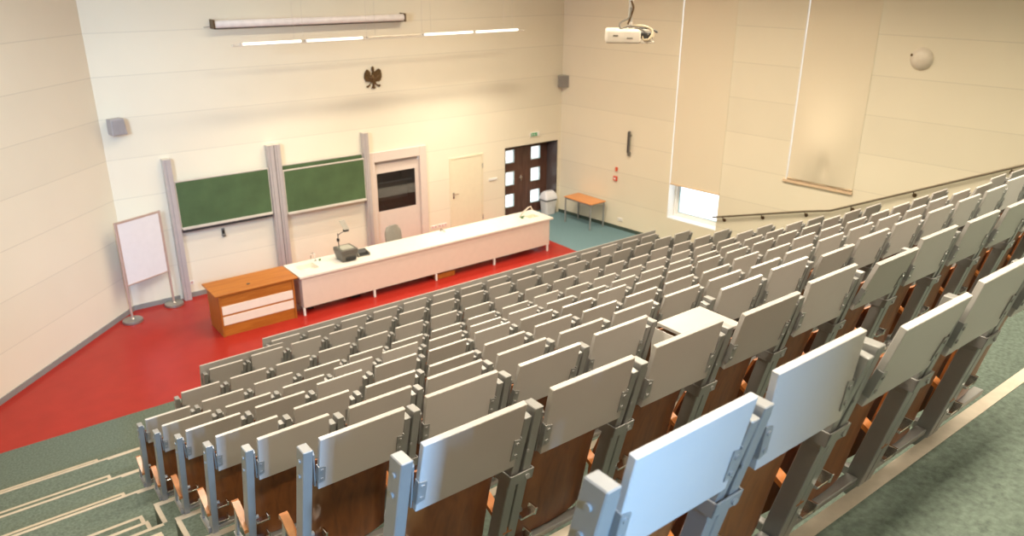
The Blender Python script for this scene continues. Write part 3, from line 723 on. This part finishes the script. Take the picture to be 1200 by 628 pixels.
MB().tube([(-.03,0,.2),(-.03,0,ZC-5.65)],.028,12).build('ceiling_pole',mat('pole_grey',(.50,.48,.45),.4,metal=.3),t,True)
def loop(p,r,name,mm): MB().tube(p,r,7).build(name,mm,t,True)
def spl(P,n=8):
    out=[]
    for i in range(len(P)-1):
        p0=Vector(P[max(i-1,0)]);p1=Vector(P[i]);p2=Vector(P[i+1]);p3=Vector(P[min(i+2,len(P)-1)])
        for k in range(n):
            s=k/n; out.append(.5*((2*p1)+(-p0+p2)*s+(2*p0-5*p1+4*p2-p3)*s*s+(-p0+3*p1-3*p2+p3)*s**3))
    return out+[Vector(P[-1])]
loop(spl([(-.03,-.03,.42),(-.05,-.05,.30),(-.15,-.06,.24),(-.14,-.08,.17),(-.03,-.05,.2),(.1,-.1,.17),(.2,-.12,.10)]),.012,'cable',m_grey)
loop(spl([(.0,-.02,.2),(.12,-.12,.21),(.24,-.16,.16),(.2,-.2,.06),(.13,-.16,.05)]),.013,'cable',mat('cream_cable',(.6,.5,.34),.5))
loop(spl([(.02,-.02,.19),(.16,-.08,.2),(.26,-.12,.10),(.15,-.17,.04),(.12,-.15,.09)]),.011,'cable',mat('cream_cable_b',(.55,.46,.32),.5))
loop(spl([(.05,.0,.18),(.22,-.05,.17),(.31,-.08,.13)]),.012,'cable',m_black)
loop(spl([(-.03,-.03,.50),(0,-.04,.42),(-.02,-.035,.33),(-.06,-.04,.22)]),.012,'cable',m_bronze)

# ------------------------------------------------------------------ lecture seats
def sh(x,y,z): return (x, y - LEAN*z/H, z)          # back-leaning frame
def tilt_tab(d):
    """writing tablet, folded: corner coordinates in seat frame"""
    th = math.atan2(.067,.336)+d; Lh=.343
    yb,zb = -LEAN+.038, H-.264
    yt,zt = yb-Lh*math.sin(th), zb+Lh*math.cos(th)
    n = (math.cos(th), math.sin(th))          # forward normal (y,z)
    return yb,zb,yt,zt,n
X0,X1 = .05,.513
protos={}
def tablet_mesh(d):
    yb,zb,yt,zt,n = tilt_tab(d); k=.026
    p=[(X0,yb-n[0]*k,zb-n[1]*k),(X1,yb-n[0]*k,zb-n[1]*k),(X1,yb,zb),(X0,yb,zb),(X0,yt-n[0]*k,zt-n[1]*k),(X1,yt-n[0]*k,zt-n[1]*k),(X1,yt,zt),(X0,yt,zt)]
    return MB().hexa(p,.0025)
def hinge_mesh(d,side):
    """plate screwed to the tablet plus stay towards the post"""
    yb,zb,yt,zt,n = tilt_tab(d)
    def on(x,s,o): # s along tablet height 0..1, o out towards the user
        o+=.026; return (x, yb+(yt-yb)*s-n[0]*o, zb+(zt-zb)*s-n[1]*o)
    m=MB(); xa,xb = (X0-.004,X0+.032) if side<0 else (X1-.032,X1+.004)
    lo,hi=(.14,.48)
    m.hexa([on(xa,lo,.001),on(xb,lo+.03,.001),on(xb,lo+.03,.005),on(xa,lo,.005),on(xa,hi,.001),on(xb,hi-.03,.001),on(xb,hi-.03,.005),on(xa,hi,.005)])
    for s in (.22,.40):
        c=on((xa+xb)/2,s,.005); e=on((xa+xb)/2,s,.010); m.tube([c,e],.009,8)
    # side flange
    xf = xa if side<0 else xb
    m.hexa([on(xf-.002,lo,-.03),on(xf+.002,lo,-.03),on(xf+.002,lo,.005),on(xf-.002,lo,.005),on(xf-.002,hi,-.02),on(xf+.002,hi,-.02),on(xf+.002,hi,.005),on(xf-.002,hi,.005)])
    if side<0:   # thin stay from post head down to plate
        m.hexa([sh(.026,-.035,.88),sh(.034,-.035,.88),sh(.034,-.015,.90),sh(.026,-.015,.90),sh(.040,-.03,.66),sh(.046,-.03,.66),sh(.046,-.01,.66),sh(.040,-.01,.66)])
    return m
def post_mesh(kind):
    m=MB()
    if kind=='end':
        m.box(-.026,.024,-.042,.042,-.06,H,.004,1,sh)
        for z in (.845,.745): m.tube([sh(-.026,-.0,z),sh(-.033,-.0,z)],.0115,10)
        for z in (.30,.10): m.tube([sh(.024,-.01,z),sh(.048,-.01,z)],.014,8)
    else:
        m.box(-.080,-.034,-.036,.036,-.06,.56,.003,1,sh).box(-.026,.024,-.036,.036,-.06,.56,.003,1,sh).box(-.036,-.024,-.022,.03,0,.55,0,1,sh)
        m.box(-.022,.022,-.040,.040,.55,H,.003,1,sh).box(-.028,-.018,-.02,.03,.55,.87,0,1,sh)
        for z in (.30,.10): m.tube([sh(.024,-.01,z),sh(.048,-.01,z)],.014,8)
    return m
def arm_mesh():
    m=MB(); p=[sh(-.082,-.034,.50),sh(-.040,-.034,.50),sh(-.040,.03,.50),sh(-.082,.03,.50),sh(-.074,-.045,.895),sh(-.038,-.045,.895),sh(-.038,.015,.902),sh(-.074,.015,.902)]
    m.hexa(p,.003); m.tube([sh(-.018,-.04,.70),sh(-.018,-.044,.70)],.008,8); return m
def collar_mesh():
    m=MB()
    x0,x1,y0,y1,t_=-.092,.036,-.05,.046,.008
    for b in ((x0,x1,y0,y0+t_),(x0,x1,y1-t_,y1),(x0,x0+t_,y0,y1),(x1-t_,x1,y0,y1)): m.box(*b,.525,.585,.002,1,sh)
    m.tube([sh(.0,-.05,.553),sh(.0,-.057,.553)],.012,8); return m
def backrest_mesh():
    def f(u,v):
        x=.034+.478*u if True else 0
        c=(2*u-1)
        y=.012+.040*abs(c)**2.6; z=.06+.72*v
        bulge=.015*math.sin(PI*v)
        return sh(x,y+bulge,z)
    return MB().grid(f,10,8,(0,.012,0))
def seatpan_mesh():
    def f(u,v):
        x=.045+.455*u; z=.0+.42*v
        return sh(x,.095+.03*math.sin(PI*v)+.012*(2*u-1)**2,z)
    return MB().grid(f,8,6,(0,.016,0))
def armrest_mesh():
    m=MB(); P=[]
    path=[(-.088,.235),(-.02,.27),(.06,.312),(.108,.337),(.130,.335),(.136,.316)]
    w=.024; th=.026
    prev=None
    rings=[]
    for i,(y,z) in enumerate(path):
        rings.append([m.bm.verts.new((-.03+sx*w*(1 if i<3 else .96),y,z+sz)) for sx,sz in ((-1,0),(1,0),(1,-th),(-1,-th))])
    for a,b in zip(rings,rings[1:]):
        for k in range(4): m.bm.faces.new([a[k],a[(k+1)%4],b[(k+1)%4],b[k]])
    m.bm.faces.new(rings[0][::-1]); m.bm.faces.new(rings[-1]); return m
def armleg_mesh():
    m=MB()
    m.hexa([(-.042,.145,.03),(-.022,.145,.03),(-.022,.19,.03),(-.042,.19,.03),(-.042,.075,.29),(-.022,.075,.29),(-.022,.12,.31),(-.042,.12,.31)],.003)
    m.hexa([(-.05,-.02,.0),(-.015,-.02,.0),(-.015,.17,.02),(-.05,.17,.02),(-.05,-.02,.055),(-.015,-.02,.055),(-.015,.20,.04),(-.05,.20,.04)],.003)
    return m
def rail_mesh():
    return MB().box(.026,.515,-.02,.03,.012,.05,.004,1,sh)
def clip_mesh(z):
    return MB().box(.026,.11,-.05,.0,z,z+.014,.002,1,sh).box(.098,.11,-.055,.0,z,z+.045,.002,1,sh)
ORD='first second third fourth fifth sixth seventh eighth ninth tenth eleventh twelfth thirteenth fourteenth fifteenth sixteenth seventeenth eighteenth nineteenth twentieth'.split()
def mesh_of(mb,name,mm,smooth=False):
    o=mb.build(name,mm,None,smooth); me=o.data; bpy.data.objects.remove(o); return me
ME={}
ME['post_end']=mesh_of(post_mesh('end'),'post',m_alu); ME['post']=mesh_of(post_mesh('mid'),'post',m_alu)
ME['arm']=mesh_of(arm_mesh(),'tablet_arm',m_alu); ME['collar']=mesh_of(collar_mesh(),'collar',m_alu)
ME['back']=mesh_of(backrest_mesh(),'backrest',m_ply,True); ME['pan']=mesh_of(seatpan_mesh(),'seat_pan',m_ply,True)
ME['armrest']=mesh_of(armrest_mesh(),'armrest',m_arm); ME['armleg']=mesh_of(armleg_mesh(),'armrest_leg',m_alu)
ME['rail']=mesh_of(rail_mesh(),'floor_rail',m_alu); ME['clip']=mesh_of(clip_mesh(.26),'seat_clip',m_steel); ME['clip2']=mesh_of(clip_mesh(.10),'seat_clip',m_steel)
TAB={}
def tabs(d):
    k=round(d,3)
    if k not in TAB: TAB[k]=(mesh_of(tablet_mesh(k),'writing_tablet',m_tab),mesh_of(hinge_mesh(k,-1),'tablet_hinge',m_alu),mesh_of(hinge_mesh(k,1),'tablet_hinge',m_alu))
    return TAB[k]
def part(name,me,par):
    o=bpy.data.objects.new(name,me); C.objects.link(o); o.parent=par; return o
KNOWN={(0,0):0,(0,1):-.095,(0,2):.09,(1,0):.05,(1,1):.015,(1,2):0,(1,3):.065,(1,4):-.025,(1,5):.14,(2,0):.065,(2,1):.01,(2,2):.07}
UNFOLD=(2,4)
def unfolded(par):
    m=MB().box(X0,X1-.03,-LEAN-.36,-LEAN-.01,H-.055,H-.030,.003); part('writing_tablet',mesh_of(m,'writing_tablet',m_tab),par)
    for x in (X0-.006,X1-.028):
        k=MB().prism([(x,-LEAN+.02,H-.05),(x,-LEAN+.02,H-.30),(x,-LEAN-.02,H-.30),(x,-LEAN-.26,H-.085),(x,-LEAN-.26,H-.075),(x,-LEAN-.01,H-.075)],(.006,0,0))
        part('tablet_hinge',mesh_of(k,'tablet_hinge',m_wht),par)
order=['front','second','third','fourth','fifth','sixth','seventh','eighth','ninth','tenth','eleventh']
for n in range(10,-1,-1):
    row=10-n
    for j in range(nseat[n]):
        loc=(X[n]+S*j, Y[n]+LEAN, Mz[n])
        px=proj((loc[0],Y[n],Z[n]))[0]
        if px>1260: continue
        last = (j==nseat[n]-1)
        g = row==0
        if n==10:
            lb='grey folding writing tablet behind the long front panel, %s from the left end'%ORD[j]
            t=thing('folding_desk',lb,'desk',loc,0,'front desk tablets')
        elif n==9 and j<2:
            lb='grey folding writing tablet behind the short front panel, '+('at its left end' if j==0 else 'second from its left end')
            t=thing('folding_desk',lb,'desk',loc,0,'front desk tablets')
        else:
            pos = ORD[j]+' from the left aisle' if j<nseat[n]-1 else 'at the right-hand end'
            if j==0: pos='at the left aisle end'
            lb='folding lecture seat with grey tablet, %s, %s'%(pos, 'frontmost seat row' if row==1 else ORD[row-1]+' seat row from front' if n>0 else 'seat row nearest the viewer')
            if (n,j)==UNFOLD: lb='the only lecture seat with its pale writing tablet folded down flat'
            t=thing('lecture_seat',lb,'lecture seat',loc,0,'lecture seats in row '+str(row))
        if j==0: part('post',ME['post_end'],t)
        else:
            p=part('post',ME['post'],t); part('collar',ME['collar'],p); part('tablet_arm',ME['arm'],p)
        if last:
            for nm,k in (('post','post'),):
                p=part(nm,ME[k],t); p.location=(S,0,0); part('collar',ME['collar'],p); part('tablet_arm',ME['arm'],p)
        d=KNOWN.get((n,j), max(-.09,min(.13,random.gauss(.025,.045))))
        if (n,j)==UNFOLD: unfolded(t)
        else:
            a,b,c=tabs(d); tb=part('writing_tablet',a,t); part('tablet_hinge',b,tb); part('tablet_hinge',c,tb)
        if n<9 or (n==9 and j>1):
            part('backrest',ME['back'],t); part('seat_pan',ME['pan'],t)
            part('armrest',ME['armrest'],t); part('armrest_leg',ME['armleg'],t)
            part('seat_clip',ME['clip'],t); part('seat_clip',ME['clip2'],t)
        part('floor_rail',ME['rail'],t)
# front panels of the first two rows
def modesty(n,x0,x1,label):
    t=thing('front_panel',label,'panel',((x0+x1)/2,Y[n]+LEAN,Mz[n]))
    yy=lambda z: -LEAN*z/H
    p=[]
    o=.055
    for z in (.10,1.035):
        pass
    xh=(x1-x0)/2
    MB().hexa([(-xh,yy(.08)+o,.08),(xh,yy(.08)+o,.08),(xh,yy(.08)+o+.02,.08),(-xh,yy(.08)+o+.02,.08),(-xh,yy(1.03)+o,1.03),(xh,yy(1.03)+o,1.03),(xh,yy(1.03)+o+.02,1.03),(-xh,yy(1.03)+o+.02,1.03)],.002).build('panel',m_tab,t)
    for x in (-xh+.06,xh-.06):
        MB().box(x-.02,x+.02,o-.03,o,0,.9,.002,1,sh).build('bracket',m_alu,t)
modesty(10,X[10]-.06,XEND+.02,'long grey front panel before the first row of tablets')
modesty(9,X[9]-.045,X[10]-.085,'short grey front panel closing the left end of the second row')

# ------------------------------------------------------------------ light
w=bpy.data.worlds.new('World'); bpy.context.scene.world=w; w.use_nodes=True
bg=w.node_tree.nodes['Background']; bg.inputs[0].default_value=(.90,.96,1,1); bg.inputs[1].default_value=2.2
def area(name,loc,rot,sx,sy,p,col,spread=PI):
    l=bpy.data.lights.new(name,'AREA'); l.shape='RECTANGLE'; l.size=sx; l.size_y=sy; l.energy=p; l.color=col; l.spread=spread
    o=bpy.data.objects.new(name,l); C.objects.link(o); o.location=loc; o.rotation_euler=rot; return o
WARM=(1,.87,.67)
for x in (-12.2,-8.2,-4.2):
    for y in (-17.9,-15.0,-11.2,-7.4,-3.9):  # rearmost row is added fill, brightens the nosing and tablet faces
        area('ceiling_and_fill_light',(x,y,ZC-.05),(0,0,0),1.8,.5,(50 if y<-17 else (240 if x>-6 else 118) if y<-5 else (165 if x>-6 else 85 if x>-10 else 28)),WARM,math.radians(140))
for k_,(xa,xb) in enumerate(lampseg):
    area('wall_washer',((xa+xb)/2,YL,ZL-.05),(math.radians(1),0,0),xb-xa,.06,(9,12,22,22)[k_],(1,.90,.74),math.radians(96))
# daylight from the high window behind the viewer
src=Vector((-14.6,-24.5,9.0)); tgt=Vector((-12.7,-15.0,5.2))
area('daylight_behind',src,(tgt-src).to_track_quat('-Z','Y').to_euler(),1.2,1.2,700,(.27,.57,1),math.radians(90))
src=Vector((LX-.4,-8.0,6.0)); tgt=Vector((-10.6,0,4.6))
area('daylight_fill_left',src,(tgt-src).to_track_quat('-Z','Y').to_euler(),2.0,2.0,150,(.52,.74,1),math.radians(75))  # added cool fill through the unseen left window, tints the front-left wall
w3=bpy.data.objects.new('window_3',None); C.objects.link(w3); struct(w3)
f=MB()
for (a,b,c,d) in ((BW[0],BW[0]+.07,BW[2],BW[3]),(BW[1]-.07,BW[1],BW[2],BW[3]),(BW[0],BW[1],BW[2],BW[2]+.07),(BW[0],BW[1],BW[3]-.07,BW[3]),((BW[0]+BW[1])/2-.03,(BW[0]+BW[1])/2+.03,BW[2],BW[3])): f.box(a,b,YB-.08,YB-.01,c,d)
f.build('window_frame',m_frame,w3)
MB().box(BW[0],BW[1],YB-.05,YB-.044,BW[2],BW[3]).build('glass_pane',m_glass,w3)

sc=bpy.context.scene
sc.view_settings.view_transform='Standard'; sc.view_settings.look='None'; sc.view_settings.gamma=1; sc.view_settings.use_curve_mapping=False
sc.view_settings.exposure=0.32
